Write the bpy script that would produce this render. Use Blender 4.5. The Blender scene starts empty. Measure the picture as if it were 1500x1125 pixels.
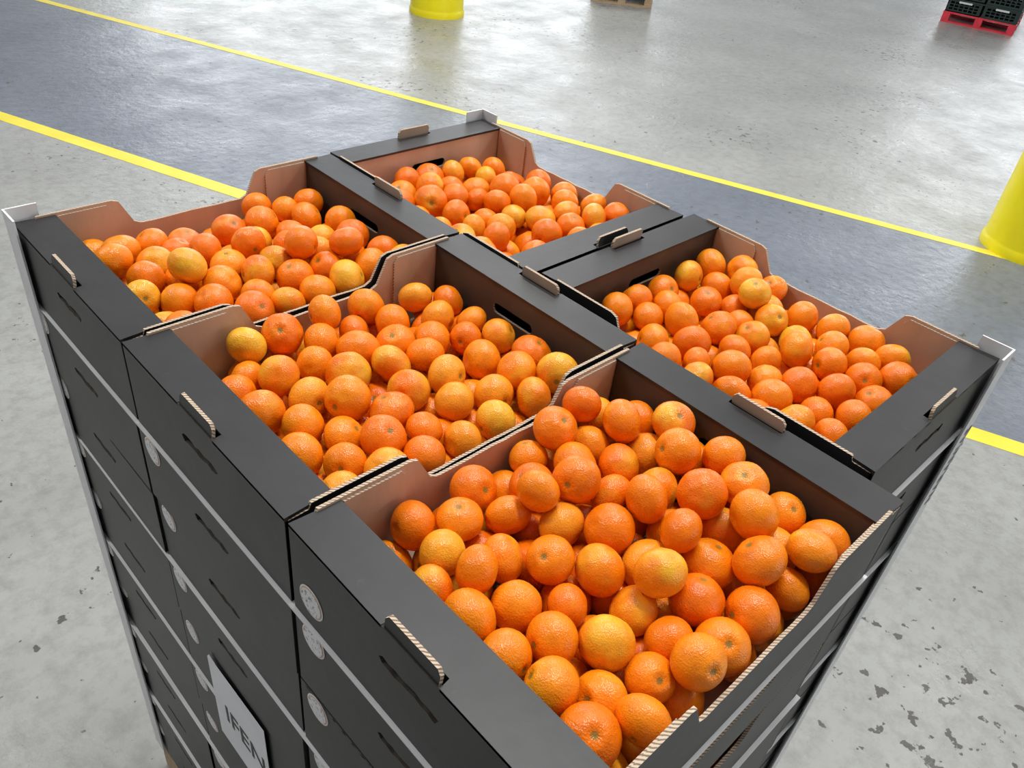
import bpy, math, numpy as np
from mathutils import Vector, Matrix, Euler
from mathutils.geometry import tessellate_polygon
rng=np.random.default_rng(7)
TOP=1.65; LH=0.138
sc=bpy.context.scene
COL=sc.collection
try:
    sc.view_settings.view_transform='Standard'; sc.view_settings.look='None'
except Exception: pass

# ---------------------------------------------------------------- materials
def mat(name):
    m=bpy.data.materials.new(name); m.use_nodes=True
    nt=m.node_tree; b=nt.nodes['Principled BSDF']
    return m,nt,b
def N(nt,t,**k):
    n=nt.nodes.new(t)
    for a,v in k.items():
        if a.startswith('i_'):
            key=a[2:]; key=int(key) if key.isdigit() else key
            n.inputs[key].default_value=v
        else: setattr(n,a,v)
    return n
def L(nt,a,b): nt.links.new(a,b)
def ramp(nt,stops,interp='LINEAR'):
    r=nt.nodes.new('ShaderNodeValToRGB'); cr=r.color_ramp; cr.interpolation=interp
    while len(cr.elements)<len(stops): cr.elements.new(0.5)
    for e,(p,c) in zip(cr.elements,stops):
        e.position=p; e.color=(c[0],c[1],c[2],1)
    return r
def mix(nt,fac,a,b,blend='MIX'):
    n=nt.nodes.new('ShaderNodeMix'); n.data_type='RGBA'; n.blend_type=blend
    for s,v in ((0,fac),(6,a),(7,b)):
        if hasattr(v,'links') or hasattr(v,'is_linked'): L(nt,v,n.inputs[s])
        elif isinstance(v,(int,float)): n.inputs[s].default_value=v
        else: n.inputs[s].default_value=(v[0],v[1],v[2],1)
    return n.outputs[2]
def math_(nt,op,a,b=None,c=None):
    n=nt.nodes.new('ShaderNodeMath'); n.operation=op
    for i,v in enumerate((a,b,c)):
        if v is None: continue
        if hasattr(v,'is_linked'): L(nt,v,n.inputs[i])
        else: n.inputs[i].default_value=v
    return n.outputs[0]

def simple(name,c1,c2,scale,rough,bump=0,bscale=200,stretch=None,metal=0,spec=.5,scuff=None):
    m,nt,b=mat(name)
    tc=N(nt,'ShaderNodeTexCoord')
    src=tc.outputs['Object']
    if stretch:
        mp=N(nt,'ShaderNodeMapping'); mp.inputs['Scale'].default_value=stretch; L(nt,src,mp.inputs[0]); src=mp.outputs[0]
    n=N(nt,'ShaderNodeTexNoise',i_Scale=scale,i_Detail=5.0); L(nt,src,n.inputs['Vector'])
    r=ramp(nt,[(.3,c1),(.7,c2)]); L(nt,n.outputs['Fac'],r.inputs[0]); col=r.outputs[0]
    if scuff:
        mp=N(nt,'ShaderNodeMapping'); mp.inputs['Scale'].default_value=(1,1,6); mp.inputs['Rotation'].default_value=(.5,.3,.7); L(nt,tc.outputs['Object'],mp.inputs[0])
        ns=N(nt,'ShaderNodeTexNoise',i_Scale=34.0,i_Detail=6.0,i_Roughness=.65); L(nt,mp.outputs[0],ns.inputs['Vector'])
        rs=ramp(nt,[(.66,(0,0,0)),(.78,(.5,.5,.5))]); L(nt,ns.outputs['Fac'],rs.inputs[0])
        col=mix(nt,rs.outputs[0],col,scuff)
    L(nt,col,b.inputs['Base Color'])
    b.inputs['Roughness'].default_value=rough; b.inputs['Metallic'].default_value=metal
    b.inputs['Specular IOR Level'].default_value=spec
    if bump:
        n2=N(nt,'ShaderNodeTexNoise',i_Scale=bscale,i_Detail=3.0); L(nt,src,n2.inputs['Vector'])
        bp=N(nt,'ShaderNodeBump',i_Strength=bump,i_Distance=.002); L(nt,n2.outputs['Fac'],bp.inputs['Height']); L(nt,bp.outputs[0],b.inputs['Normal'])
    return m

BLACK=simple('black_printed_card',(.010,.0092,.0095),(.019,.018,.0185),14,.45,.18,35,scuff=(.09,.085,.08))
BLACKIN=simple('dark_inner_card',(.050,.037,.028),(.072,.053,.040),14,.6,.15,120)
HOLE=simple('torn_card_edge',(.02,.015,.012),(.06,.045,.033),60,.8)
KRAFT=simple('kraft_card',(.44,.31,.22),(.55,.39,.28),18,.75,.25,60,(1,1,.25))
FL,nt,b=mat('corrugated_edge')
g=N(nt,'ShaderNodeNewGeometry')
w=N(nt,'ShaderNodeTexWave',i_Scale=115.0,i_Distortion=2.5,i_Detail=2.0); w.bands_direction='DIAGONAL'; L(nt,g.outputs['Position'],w.inputs[0])
r=ramp(nt,[(.15,(.20,.14,.09)),(.6,(.60,.48,.36))]); L(nt,w.outputs['Fac'],r.inputs[0]); L(nt,r.outputs[0],b.inputs['Base Color']); b.inputs['Roughness'].default_value=.85
WHITE=simple('white_card',(.68,.68,.68),(.80,.80,.79),10,.6,.1,80)
PAPER=simple('white_paper',(.72,.72,.74),(.8,.8,.82),10,.5)
INK=simple('black_ink',(.01,.01,.01),(.02,.02,.02),10,.5)
GREYINK=simple('grey_ink',(.16,.16,.17),(.2,.2,.21),10,.5)
ORRING=simple('label_orange_print',(.60,.36,.20),(.72,.45,.25),40,.5)
STICK,nt,b=mat('sticker_print')
tc=N(nt,'ShaderNodeTexCoord'); n=N(nt,'ShaderNodeTexNoise',i_Scale=260.0,i_Detail=2.0); L(nt,tc.outputs['Object'],n.inputs[0])
r=ramp(nt,[(.36,(.25,.25,.25)),(.44,(.72,.72,.72))]); L(nt,n.outputs['Fac'],r.inputs[0]); L(nt,r.outputs[0],b.inputs['Base Color']); b.inputs['Roughness'].default_value=.4
YEL=simple('yellow_plastic',(.87,.73,.004),(.95,.83,.008),5,.35,.1,40)
REDP=simple('red_pallet_paint',(.70,.03,.05),(.82,.06,.09),12,.6)
GREEN=simple('dark_green_plastic',(.012,.03,.025),(.02,.045,.04),12,.5)
WOOD=simple('pallet_wood',(.36,.25,.15),(.52,.38,.24),9,.8,.3,60,(1,8,8))

PEEL,nt,b=mat('tangerine_peel')
at=N(nt,'ShaderNodeAttribute',attribute_name='fruit'); sep=N(nt,'ShaderNodeSeparateColor'); L(nt,at.outputs['Color'],sep.inputs[0])
tc=N(nt,'ShaderNodeTexCoord')
base=ramp(nt,[(0,(.83,.165,.002)),(.5,(.88,.22,.003)),(.85,(.90,.265,.006)),(1,(.90,.35,.02))]); L(nt,sep.outputs[0],base.inputs[0])
pn=N(nt,'ShaderNodeTexNoise',i_Scale=22.0,i_Detail=2.0); L(nt,tc.outputs['Object'],pn.inputs[0])
pm=math_(nt,'MULTIPLY_ADD',sep.outputs[2],.42,pn.outputs['Fac'])
pr=ramp(nt,[(.70,(0,0,0)),(1.0,(.9,.9,.9))]); L(nt,pm,pr.inputs[0])
c=mix(nt,pr.outputs[0],base.outputs[0],(.86,.47,.03))
pd=N(nt,'ShaderNodeTexNoise',i_Scale=60.0,i_Detail=4.0); L(nt,tc.outputs['Object'],pd.inputs[0])
prd=ramp(nt,[(.35,(.91,.86,.8)),(.65,(1.03,1.05,1.0))]); L(nt,pd.outputs['Fac'],prd.inputs[0])
c=mix(nt,1.0,c,prd.outputs[0],'MULTIPLY')
ps=ramp(nt,[(0,(0,0,0)),(.993,(0,0,0)),(.997,(.85,.85,.85))]); L(nt,sep.outputs[1],ps.inputs[0])
c=mix(nt,ps.outputs[0],c,(.18,.16,.03))
L(nt,c,b.inputs['Base Color'])
b.inputs['Roughness'].default_value=.30
b.inputs['Specular IOR Level'].default_value=.42
v=N(nt,'ShaderNodeTexVoronoi',i_Scale=560.0); L(nt,tc.outputs['Object'],v.inputs['Vector'])
n2=N(nt,'ShaderNodeTexNoise',i_Scale=100.0,i_Detail=3.0); L(nt,tc.outputs['Object'],n2.inputs['Vector'])
hh=math_(nt,'MULTIPLY_ADD',n2.outputs['Fac'],2.8,v.outputs['Distance'])
bp=N(nt,'ShaderNodeBump',i_Strength=.38,i_Distance=.0010); L(nt,hh,bp.inputs['Height']); L(nt,bp.outputs[0],b.inputs['Normal'])

# ---------------------------------------------------------------- mesh helper
class MB:
    def __init__(s): s.v=[];s.f=[];s.m=[];s.mats=[];s.sm=[]
    def mi(s,m):
        if m not in s.mats: s.mats.append(m)
        return s.mats.index(m)
    def panel(s,outer,holes,o,u,v,n,t,mf,mb,me):
        o=Vector(o);u=Vector(u);v=Vector(v);n=Vector(n)
        loops=[outer]+list(holes); pts=[p for l in loops for p in l]
        tri=tessellate_polygon([[Vector((p[0],p[1],0)) for p in l] for l in loops])
        b0=len(s.v); k=len(pts)
        for p in pts: s.v.append(o+u*p[0]+v*p[1])
        for p in pts: s.v.append(o+u*p[0]+v*p[1]+n*t)
        for a in tri:
            s.f.append((b0+a[0],b0+a[1],b0+a[2])); s.m.append(s.mi(mf))
            s.f.append((b0+k+a[2],b0+k+a[1],b0+k+a[0])); s.m.append(s.mi(mb))
        i=0
        for l in loops:
            q=len(l)
            for j in range(q):
                a=i+j; c=i+(j+1)%q
                s.f.append((b0+a,b0+c,b0+k+c,b0+k+a)); s.m.append(s.mi(me))
            i+=q
    def box(s,lo,hi,m):
        x0,y0,z0=lo;x1,y1,z1=hi
        s.panel([(0,0),(x1-x0,0),(x1-x0,y1-y0),(0,y1-y0)],[],lo,(1,0,0),(0,1,0),(0,0,1),z1-z0,m,m,m)
    def mesh(s,name):
        me=bpy.data.meshes.new(name); me.from_pydata([tuple(v) for v in s.v],[],s.f)
        for m in s.mats: me.materials.append(m)
        me.polygons.foreach_set('material_index',s.m)
        me.validate(); me.update()
        import bmesh
        bm=bmesh.new(); bm.from_mesh(me); bmesh.ops.recalc_face_normals(bm,faces=bm.faces); bm.to_mesh(me); bm.free()
        return me
def obj(name,me,parent=None,loc=(0,0,0),rot=(0,0,0)):
    o=bpy.data.objects.new(name,me); COL.objects.link(o); o.location=loc; o.rotation_euler=rot
    if parent: o.parent=parent
    return o
def empty(name,loc=(0,0,0),rot=(0,0,0)):
    o=bpy.data.objects.new(name,None); COL.objects.link(o); o.location=loc; o.rotation_euler=rot; o.empty_display_size=.1
    return o
def slot(cx,cy,w,h,seg=6):
    r=h/2; pts=[]
    for s_,a0 in ((1,-90),(-1,90)):
        for i in range(seg+1):
            a=math.radians(a0+180*i/seg); pts.append((cx+s_*(w/2-r)+r*math.cos(a),cy+r*math.sin(a)))
    return pts

# ---------------------------------------------------------------- carton
LEDGE=.062; TH=.0045
def carton(Lx,W,H=LH-.003,sticker=None,seed=0,inner=BLACKIN,tabs=True):
    """open fruit tray: long axis x, ledges at both short ends, z=0 is the ledge level"""
    r=np.random.default_rng(seed); j=lambda a:float(r.uniform(-a,a))
    m=MB()
    m.box((.002,.002,-H),(Lx-.002,W-.002,-H+.004),KRAFT)
    hi0=.003 if tabs else -.001
    def prof():
        a=.185+j(.01); bb=Lx-.185+j(.01); d=-.047+j(.004); hi=hi0
        pts=[(.001,-H),(Lx-.001,-H),(Lx-.001,-.006),(Lx-.03,-.005),(Lx-.033,hi),(bb+.035,hi),(bb+.024,hi-.004),(bb+.004,d+.006),(bb-.008,d)]
        for i in range(1,8):
            x=bb-.008+(a+.008-(bb-.008))*i/8; pts.append((x,d+j(.0012)))
        pts+=[(a+.008,d),(a-.004,d+.006),(a-.024,hi-.004),(a-.035,hi),(.033,hi),(.03,-.005),(.001,-.006)]
        return pts
    m.panel(prof(),[],(0,0,0),(1,0,0),(0,0,1),(0,1,0),TH,BLACK,KRAFT,FL)
    m.panel(prof(),[],(0,W,0),(1,0,0),(0,0,1),(0,-1,0),TH,BLACK,KRAFT,FL)
    for y,s in ((TH,1),(W-TH,-1)):
        for x0,dx in ((LEDGE+.002,1),(Lx-LEDGE-.002,-1)):
            m.panel([(0,-H+.005),(.085,-H+.005),(.085,-.012),(.078,-.002),(0,-.002)],[],(x0,y,0),(dx,0,0),(0,0,1),(0,s,0),.003,KRAFT,KRAFT,FL)
    for e in (0,1):
        X=0 if e==0 else Lx; s=1 if e==0 else -1
        c=W/2
        up=[];dn=[]
        for i in range(9):
            y=c-.040+.08*i/8
            dn.append((y,-.0575+j(.0028))); up.append((y,-.0475+j(.0022)))
        tear=[(c-.046,-.051+j(.002))]+dn+[(c+.046,-.051+j(.002))]+up[::-1]
        m.panel([(.0,-H),(W,-H),(W,-.001),(0,-.001)],[tear],(X,0,0),(0,1,0),(0,0,1),(s,0,0),TH,BLACK,BLACK,HOLE)
        tw=.043; dw=.013
        m.panel([(0,0),(c-tw,0),(c-tw+.002,dw),(c+tw-.002,dw),(c+tw,0),(W,0),(W-.004,LEDGE),(.004,LEDGE)],[],
                (X,0,0),(0,1,0),(s,0,0),(0,0,-1),.0045,BLACK,KRAFT,BLACK)
        if tabs:
            th=.016+j(.002)
            tab=[(c-tw+.003,-.004),(c+tw-.003,-.004),(c+tw-.003,th-.006),(c+tw-.008,th),(c-tw+.008,th),(c-tw+.003,th-.006)]
            lean=.12
            m.panel(tab,[],(X+s*.0015,0,0),(0,1,0),(s*lean,0,1),(s,0,0),.0045,BLACK,KRAFT,FL)
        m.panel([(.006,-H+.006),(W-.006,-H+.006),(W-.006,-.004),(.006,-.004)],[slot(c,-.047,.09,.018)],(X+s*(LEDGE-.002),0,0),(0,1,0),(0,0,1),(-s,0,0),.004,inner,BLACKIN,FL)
    if sticker is not None:
        for e in (0,1):
            X=0 if e==0 else Lx; s=-1 if e==0 else 1
            cy=(W-.037) if e==0 else .037
            circ=lambda rr:[(cy+rr*math.cos(2*math.pi*i/32),sticker+rr*math.sin(2*math.pi*i/32)) for i in range(32)]
            m.panel(circ(.0225),[],(X+s*.0004,0,0),(0,1,0),(0,0,1),(s,0,0),.0003,PAPER,PAPER,PAPER)
            m.panel(circ(.0205),[],(X+s*.0008,0,0),(0,1,0),(0,0,1),(s,0,0),.0003,ORRING,ORRING,ORRING)
            m.panel(circ(.0188),[],(X+s*.0012,0,0),(0,1,0),(0,0,1),(s,0,0),.0003,STICK,STICK,STICK)
    return m.mesh('carton')

# ---------------------------------------------------------------- fruit packing
def pack(n,Lx,W,zt=None,seed=0,steps=760,bot=-.128):
    r=np.random.default_rng(seed)
    R=r.normal(.0288,.0020,n).clip(.0245,.033)
    x0,x1=LEDGE+.004,Lx-LEDGE-.004; y0,y1=.009,W-.009
    P=np.stack([r.uniform(x0+.03,x1-.03,n),r.uniform(y0+.03,y1-.03,n),r.uniform(bot+.03,bot+.30,n)],1)
    iu=np.triu_indices(n,1); RR=(R[iu[0]]+R[iu[1]])*.985
    for it in range(steps):
        P[:,2]-=.0014 if it<steps*.7 else .0004
        if it<steps*.6: P[:,:2]+=r.normal(0,.0008,(n,2))
        for k in range(5):
            D=P[iu[0]]-P[iu[1]]; d=np.sqrt((D**2).sum(1))+1e-9
            o=np.where(d<RR)[0]
            C=D[o]/d[o,None]*((RR[o]-d[o])*.5*.75)[:,None]
            np.add.at(P,iu[0][o],C); np.add.at(P,iu[1][o],-C)
            P[:,0]=P[:,0].clip(x0+R,x1-R); P[:,1]=P[:,1].clip(y0+R,y1-R); P[:,2]=np.maximum(P[:,2],bot+R*.9)
            if zt is not None: P[:,2]=np.minimum(P[:,2],zt-R)
    return P,R
NS,NR=32,20
def unit():
    vs=[(0,0,1)]
    for i in range(1,NR):
        t=math.pi*i/NR
        t=t-.16*math.sin(2*t)
        for j in range(NS):
            p=2*math.pi*j/NS; vs.append((math.sin(t)*math.cos(p),math.sin(t)*math.sin(p),math.cos(t)))
    vs.append((0,0,-1)); fs=[]
    for j in range(NS): fs.append((0,1+j,1+(j+1)%NS))
    for i in range(NR-2):
        for j in range(NS):
            a=1+i*NS+j;b_=1+i*NS+(j+1)%NS; fs.append((a,a+NS,b_+NS,b_))
    last=len(vs)-1; o=1+(NR-2)*NS
    for j in range(NS): fs.append((o+j,last,o+(j+1)%NS))
    return np.array(vs),fs
UV,UF=unit()
def fruit_mesh(P,R,seed):
    r=np.random.default_rng(seed+100); n=len(P); V=[];A=[]
    for p,rad in zip(P,R):
        z=UV[:,2]; ph=np.arctan2(UV[:,1],UV[:,0]); ct=z
        s=np.ones(len(UV))
        s-= .10*np.exp(-((1-ct)/.035))
        s+= .045*np.exp(-((ct-.93)/.05)**2)*r.uniform(0,1.3)
        s-= r.uniform(.02,.12)*np.exp(-((1+ct)/.035))
        k=r.integers(3,7); s+=r.uniform(0,.014)*np.cos(k*ph+r.uniform(0,6))*np.sqrt(1-ct**2)
        s+=r.uniform(0,.03)*np.cos(ph+r.uniform(0,6))*(1-ct**2)
        s+=r.uniform(0,.025)*np.cos(2*ph+r.uniform(0,6))*(1-ct**2)
        s+=.010*np.cos(11*ph+r.uniform(0,6))*np.exp(-((1-ct)/.14))
        q=UV*s[:,None]*rad*np.array([1.03,1.03,r.uniform(.82,.97)])
        e=Euler((r.normal(0,1.1),r.normal(0,1.1),r.uniform(0,6.28))).to_matrix()
        if r.uniform()<.4: e=Euler((r.uniform(0,6.28),r.uniform(0,6.28),r.uniform(0,6.28))).to_matrix()
        q=q@np.array(e).T+p; V.append(q)
        rr=r.uniform(); r2=r.uniform()**3
        A.append(np.stack([np.full(len(UV),rr),(z*.5+.5),np.full(len(UV),r2),np.ones(len(UV))],1))
    V=np.concatenate(V); A=np.concatenate(A); m=len(UV)
    F=[tuple(i+k*m for i in f) for k in range(n) for f in UF]
    me=bpy.data.meshes.new('tangerines'); me.from_pydata(V.tolist(),[],F)
    ca=me.attributes.new('fruit','FLOAT_COLOR','POINT'); ca.data.foreach_set('color',A.astype(np.float32).ravel())
    me.polygons.foreach_set('use_smooth',[True]*len(me.polygons)); me.materials.append(PEEL); me.update()
    return me

# ---------------------------------------------------------------- stack
LB=[((0,-.020),.583,.408,0),((0,.396),.583,.396,0),((0,.798),.583,.396,0)]
RBX=[((.604,.028),.588,.420,1),((.588,.624),.578,.412,1)]
def place(b,z,jx=0,jy=0,jr=0):
    (x,y),Lx,W,rot=b
    if rot: return (x+W+jx,y+jy,z),(0,0,math.pi/2+jr)
    return (x+jx,y+jy,z),(0,0,jr)
lowmeshes=[]
for i,b in enumerate(LB+RBX):
    (x,y),Lx,W,rot=b
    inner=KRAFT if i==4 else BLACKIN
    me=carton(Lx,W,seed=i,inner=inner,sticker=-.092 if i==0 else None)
    lowmeshes.append(carton(Lx,W,seed=i,inner=inner,tabs=False,sticker=-.0235))
    loc,r_=place(b,TOP)
    o=obj('cardboard_fruit_box',me,None,loc,r_)
    P,R=pack([118,99,99,106,98][i],Lx,W,seed=i+31,zt=[.022,.012,.016,.010,.010][i])
    fm=fruit_mesh(P,R,i)
    obj('tangerine_pile',fm,None,loc,r_)
stack=empty('stacked_fruit_boxes',(0,0,0))
lowP,lowR=pack(72,.583,.400,zt=-.012,seed=77,steps=300)
lowmesh=fruit_mesh(lowP,lowR,55)
for k in range(1,11):
    for i,b in enumerate(LB+RBX):
        loc,r_=place(b,TOP-k*LH-.001,float(rng.uniform(-.003,.003)),float(rng.uniform(-.0015,.0015)),float(rng.uniform(-.003,.003)))
        obj('box',lowmeshes[i],stack,loc,r_)
        if i in (0,3): obj('fruit',lowmesh,stack,loc,r_)
m=MB()
for k in (1,3,5,7,9):
    z=TOP-k*LH
    m.box((-.004,-.024,z-.0022),(.588,1.198,z+.0008),WHITE)
    m.box((.588,.022,z-.0022),(1.022,1.206,z+.0008),WHITE)
obj('layer_sheets',m.mesh('layer_sheets'),stack)
def pallet(name,loc,rot,Lx,Wy,H,mt):
    m=MB()
    n=5
    for i in range(n):
        w=.14 if i in(0,2,4) else .10
        c=Wy*(i+.0)/(n-1); y0=min(max(c-w/2,0),Wy-w)
        m.box((0,y0,H-.022),(Lx,y0+w,H),mt)
    for i in range(3):
        x0=(Lx-.1)*i/2
        m.box((x0,0,H-.044),(x0+.1,Wy,H-.022),mt)
        for jn in range(3):
            y0=(Wy-.14)*jn/2
            m.box((x0,y0,.022),(x0+.1,y0+.14,H-.044),mt)
    for jn in range(3):
        y0=(Wy-.1)*jn/2
        m.box((0,y0,0),(Lx,y0+.1,.022),mt)
    return obj(name,m.mesh(name),None,loc,rot)
pz=TOP-11*LH-.003
pallet('wooden_pallet',(0.0,-.02,0),(0,0,0),1.012,1.22,pz,WOOD)
def post(cx,cy,sx,sy,w=.05):
    t=.003; m=MB()
    out=[(0,0),(w,0),(w,t),(t,t),(t,w),(0,w)]
    m.panel(out,[],(cx,cy,pz),(sx,0,0),(0,sy,0),(0,0,1),TOP+.020-pz,WHITE,WHITE,WHITE)
    return m
for (cx,cy,sx,sy) in ((-.008,1.205,1,-1),(1.006,1.212,-1,-1),(1.033,.016,-1,1)):
    o=obj('corner_post',post(cx,cy,sx,sy).mesh('corner_post'))

def text(name,body,size,loc,xaxis,zaxis,parent,mt,bold=.0):
    cu=bpy.data.curves.new(name,'FONT'); cu.body=body; cu.size=size; cu.extrude=.0002; cu.offset=bold
    ob=bpy.data.objects.new(name,cu); COL.objects.link(ob)
    x=Vector(xaxis);z=Vector(zaxis);y=z.cross(x)
    ob.matrix_world=Matrix((x,y,z)).transposed().to_4x4(); ob.location=loc
    bpy.context.view_layer.update()
    me=bpy.data.meshes.new_from_object(ob.evaluated_get(bpy.context.evaluated_depsgraph_get()))
    mw=ob.matrix_world.copy(); bpy.data.objects.remove(ob); me.materials.clear(); me.materials.append(mt)
    o2=bpy.data.objects.new(name,me); COL.objects.link(o2); o2.matrix_world=mw
    if parent: o2.parent=parent
    return o2
m=MB()
m.panel([(0,0),(.18,0),(.18,.225),(.172,.238),(.15,.232),(.0,.235)],[],(-.006,.51,TOP-.79),(0,1,0),(0,0,1),(1,0,0),.0006,PAPER,PAPER,PAPER)
lab=obj('paper_label',m.mesh('paper_label'))
text('label_text','IFEN',.068,(-.0065,.655,TOP-.705),(0,-1,0),(-1,0,0),lab,INK,.0004)
text('post_print','NARANJAS',.036,(1.029,.0155,TOP-.30),(0,0,1),(0,-1,0),bpy.data.objects['corner_post.002'],GREYINK)

# ---------------------------------------------------------------- floor
FLOOR,nt,b=mat('painted_concrete')
g=N(nt,'ShaderNodeNewGeometry'); pos=g.outputs['Position']
vd=N(nt,'ShaderNodeVectorMath',operation='DOT_PRODUCT'); vd.inputs[1].default_value=(.930,.367,0); L(nt,pos,vd.inputs[0])
wob=N(nt,'ShaderNodeTexNoise',i_Scale=1.5,i_Detail=3.0); L(nt,pos,wob.inputs[0])
d=math_(nt,'MULTIPLY_ADD',wob.outputs['Fac'],.04,vd.outputs['Value'])
a_=math_(nt,'GREATER_THAN',d,3.45); c_=math_(nt,'LESS_THAN',d,5.74); band=math_(nt,'MULTIPLY',a_,c_)
n1=N(nt,'ShaderNodeTexNoise',i_Scale=.9,i_Detail=6.0,i_Roughness=.6); L(nt,pos,n1.inputs[0])
r1=ramp(nt,[(.3,(.28,.285,.27)),(.7,(.38,.385,.365))]); L(nt,n1.outputs['Fac'],r1.inputs[0])
r2=ramp(nt,[(.3,(.135,.155,.19)),(.7,(.19,.21,.25))]); L(nt,n1.outputs['Fac'],r2.inputs[0])
c=mix(nt,band,r1.outputs[0],r2.outputs[0])
n3=N(nt,'ShaderNodeTexNoise',i_Scale=14.0,i_Detail=8.0,i_Roughness=.7); L(nt,pos,n3.inputs[0])
r3=ramp(nt,[(.33,(.78,.77,.76)),(.55,(1,1,1))]); L(nt,n3.outputs['Fac'],r3.inputs[0])
c=mix(nt,1.0,c,r3.outputs[0],'MULTIPLY')
n4=N(nt,'ShaderNodeTexNoise',i_Scale=17.0,i_Detail=3.0,i_Roughness=.55); L(nt,pos,n4.inputs[0])
n5=N(nt,'ShaderNodeTexNoise',i_Scale=.8,i_Detail=2.0); L(nt,pos,n5.inputs[0])
s5=math_(nt,'MULTIPLY_ADD',n5.outputs['Fac'],.45,n4.outputs['Fac'])
r4=ramp(nt,[(.905,(0,0,0)),(.925,(1,1,1))]); L(nt,s5,r4.inputs[0])
c=mix(nt,r4.outputs[0],c,(.09,.085,.08))
L(nt,c,b.inputs['Base Color'])
n6=N(nt,'ShaderNodeTexNoise',i_Scale=2.2,i_Detail=7.0,i_Roughness=.65); L(nt,pos,n6.inputs[0])
r6=ramp(nt,[(.35,(.25,.25,.25)),(.7,(.48,.48,.48))]); L(nt,n6.outputs['Fac'],r6.inputs[0]); L(nt,r6.outputs[0],b.inputs['Roughness'])
bn=N(nt,'ShaderNodeTexNoise',i_Scale=13.0,i_Detail=7.0,i_Roughness=.62); L(nt,pos,bn.inputs[0])
bp=N(nt,'ShaderNodeBump',i_Strength=.55,i_Distance=.012); L(nt,bn.outputs['Fac'],bp.inputs['Height']); L(nt,bp.outputs[0],b.inputs['Normal'])
m=MB(); m.box((-12,-12,-.1),(32,32,0),FLOOR); obj('floor',m.mesh('floor'))
LINE=simple('yellow_line_paint',(.80,.66,.04),(.90,.76,.08),6,.5)
dv=Vector((.367,-.930,0)).normalized(); nv=Vector((.930,.367,0)).normalized()
for off,w in ((5.73,.085),(3.42,.11)):
    m=MB(); o=nv*(off-w/2)+dv*-30
    m.panel([(0,0),(45,0),(45,w),(0,w)],[],(o.x,o.y,.0),dv,nv,(0,0,1),.0015,LINE,LINE,LINE)
    obj('floor_marking_line',m.mesh('floor_marking_line'))

def bollard(cx,cy,r,h):
    prof=[(r+.012,0),(r+.012,.05),(r+.003,.065),(r,.08),(r,h-.12),(r*.97,h-.05),(r*.85,h-.01),(r*.6,h),(0,h+.005)]
    seg=64; vs=[];fs=[]
    for (a,z) in prof[:-1]:
        for i in range(seg):
            t=2*math.pi*i/seg; vs.append((a*math.cos(t),a*math.sin(t),z))
    vs.append((0,0,prof[-1][1])); k=len(prof)-1
    for j in range(k-1):
        for i in range(seg):
            a=j*seg+i;b_=j*seg+(i+1)%seg; fs.append((a,b_,b_+seg,a+seg))
    for i in range(seg): fs.append(((k-1)*seg+i,(k-1)*seg+(i+1)%seg,len(vs)-1))
    me=bpy.data.meshes.new('bollard'); me.from_pydata(vs,[],fs); me.materials.append(YEL)
    me.polygons.foreach_set('use_smooth',[True]*len(fs)); me.update()
    obj('yellow_bollard',me,None,(cx,cy,0))
bollard(6.04,.93,.29,1.2)
bollard(6.15,7.56,.30,1.2)

A=Vector((14.2,4.83,0)); B=Vector((14.45,3.85,0)); ang=math.atan2(B.y-A.y,B.x-A.x)
A=A+Vector((-.80,-.15,0))
pallet('red_pallet',A,(0,0,ang),1.0,1.2,.145,REDP)
def crate(Lx,W,H):
    m=MB(); t=.012
    m.box((0,0,0),(Lx,W,.012),GREEN)
    for (o,u,n,w) in (((0,0,0),(1,0,0),(0,1,0),Lx),((0,W,0),(1,0,0),(0,-1,0),Lx),((0,0,0),(0,1,0),(1,0,0),W),((Lx,0,0),(0,1,0),(-1,0,0),W)):
        holes=[]
        for a in range(6):
            for c in range(3):
                x=.04+a*(w-.08)/6; z=.03+c*(H-.06)/3
                holes.append([(x,z),(x+(w-.08)/6-.015,z),(x+(w-.08)/6-.015,z+(H-.06)/3-.012),(x,z+(H-.06)/3-.012)])
        m.panel([(0,0),(w,0),(w,H),(0,H)],holes,o,u,(0,0,1),n,t,GREEN,GREEN,GREEN)
    m.box((-.008,-.008,H-.02),(Lx+.008,.012,H),GREEN); m.box((-.008,W-.012,H-.02),(Lx+.008,W+.008,H),GREEN)
    m.box((.15,-.010,H-.05),(.33,-.008,H-.025),PAPER)
    return m.mesh('crate')
cr=crate(.48,.38,.18)
st=empty('green_plastic_crates',A+Vector((0,0,.146)),(0,0,ang))
for kz in range(4):
    for ix in range(2):
        for iy in range(3):
            obj('crate',cr,st,(.01+ix*.50,.01+iy*.40,kz*.182))
pallet('timber_pallet',(8.60,7.38,0),(0,0,-.85),.8,1.2,.145,WOOD)
m=MB()
for kz in range(3):
    for iy in range(3):
        for ix in range(2):
            m.box((.01+ix*.395,.01+iy*.395,.147+kz*.252),(.40+ix*.385,.395+iy*.395,.147+kz*.252+.25),WHITE)
obj('white_cartons',m.mesh('white_cartons'),None,(8.60,7.38,0),(0,0,-.85))

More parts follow.
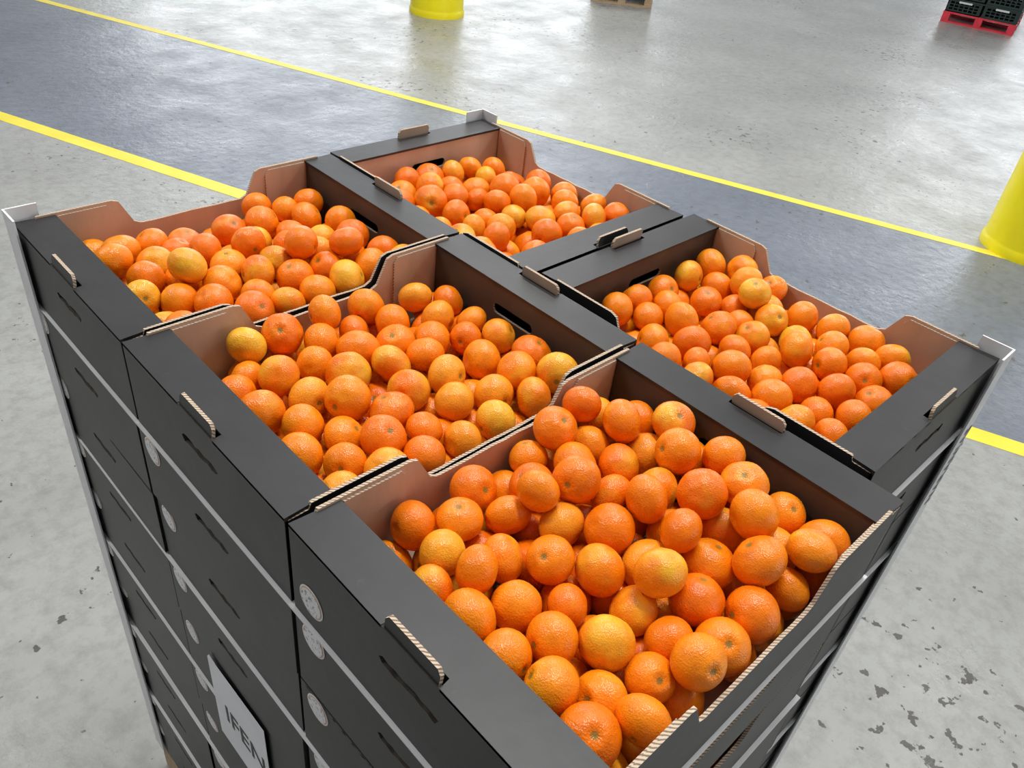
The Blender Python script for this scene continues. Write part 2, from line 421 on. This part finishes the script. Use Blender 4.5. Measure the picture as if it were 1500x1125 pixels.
# ---------------------------------------------------------------- light
w=bpy.data.worlds.new('warehouse_ambient'); sc.world=w; w.use_nodes=True; nt=w.node_tree
bg=nt.nodes['Background']
tc=N(nt,'ShaderNodeTexCoord'); sx=N(nt,'ShaderNodeSeparateXYZ'); L(nt,tc.outputs['Generated'],sx.inputs[0])
r=ramp(nt,[(0,(.35,.36,.38)),(.48,(.45,.47,.49)),(.56,(.60,.62,.66)),(.75,(.40,.41,.43)),(1,(.36,.37,.38))])
mm=math_(nt,'MULTIPLY_ADD',sx.outputs[2],.5,.5); L(nt,mm,r.inputs[0])
vd=N(nt,'ShaderNodeVectorMath',operation='DOT_PRODUCT'); vd.inputs[1].default_value=(.75,.6,.25); L(nt,tc.outputs['Generated'],vd.inputs[0])
dr=ramp(nt,[(0,(.38,.38,.38)),(.5,(.72,.72,.72)),(1,(1.15,1.15,1.15))]); md=math_(nt,'MULTIPLY_ADD',vd.outputs['Value'],.5,.5); L(nt,md,dr.inputs[0])
L(nt,mix(nt,1.0,r.outputs[0],dr.outputs[0],'MULTIPLY'),bg.inputs[0]); bg.inputs[1].default_value=.95
def area(name,loc,target,sx_,sy_,power,col=(1,1,1)):
    l=bpy.data.lights.new(name,'AREA'); l.shape='RECTANGLE'; l.size=sx_; l.size_y=sy_; l.energy=power; l.color=col
    o=bpy.data.objects.new(name,l); COL.objects.link(o); o.location=loc
    o.rotation_euler=(Vector(target)-Vector(loc)).to_track_quat('-Z','Y').to_euler()
for i,(x,y) in enumerate(((1.5,1.0),(5,5),(-2,5),(6,-1),(10,9))):
    area('ceiling_light',(x,y,7.0),(x,y,0),.5,2.4,(250,190,220,190,150)[i],(1,.99,.97))
area('daylight_door',(15,20,4.5),(2,2,1),15,7,1200,(.92,.96,1))
area('daylight_side_door',(20,4,3.6),(2,1,1),6,4,320,(.94,.97,1))
area('near_face_fill',(5,-9,3.0),(1,1,1),4,4,160,(.97,.98,1))  # fill light added to brighten the near face and white corner post

# ---------------------------------------------------------------- camera
cd=bpy.data.cameras.new('camera'); cam=bpy.data.objects.new('camera',cd); COL.objects.link(cam)
cam.location=(-.2849,-.1551,TOP+.6447); cam.rotation_euler=(.9266,-.1036,-.7578)
cd.sensor_width=36; cd.lens=36*1196.4/1500; cd.clip_start=.02
sc.camera=cam
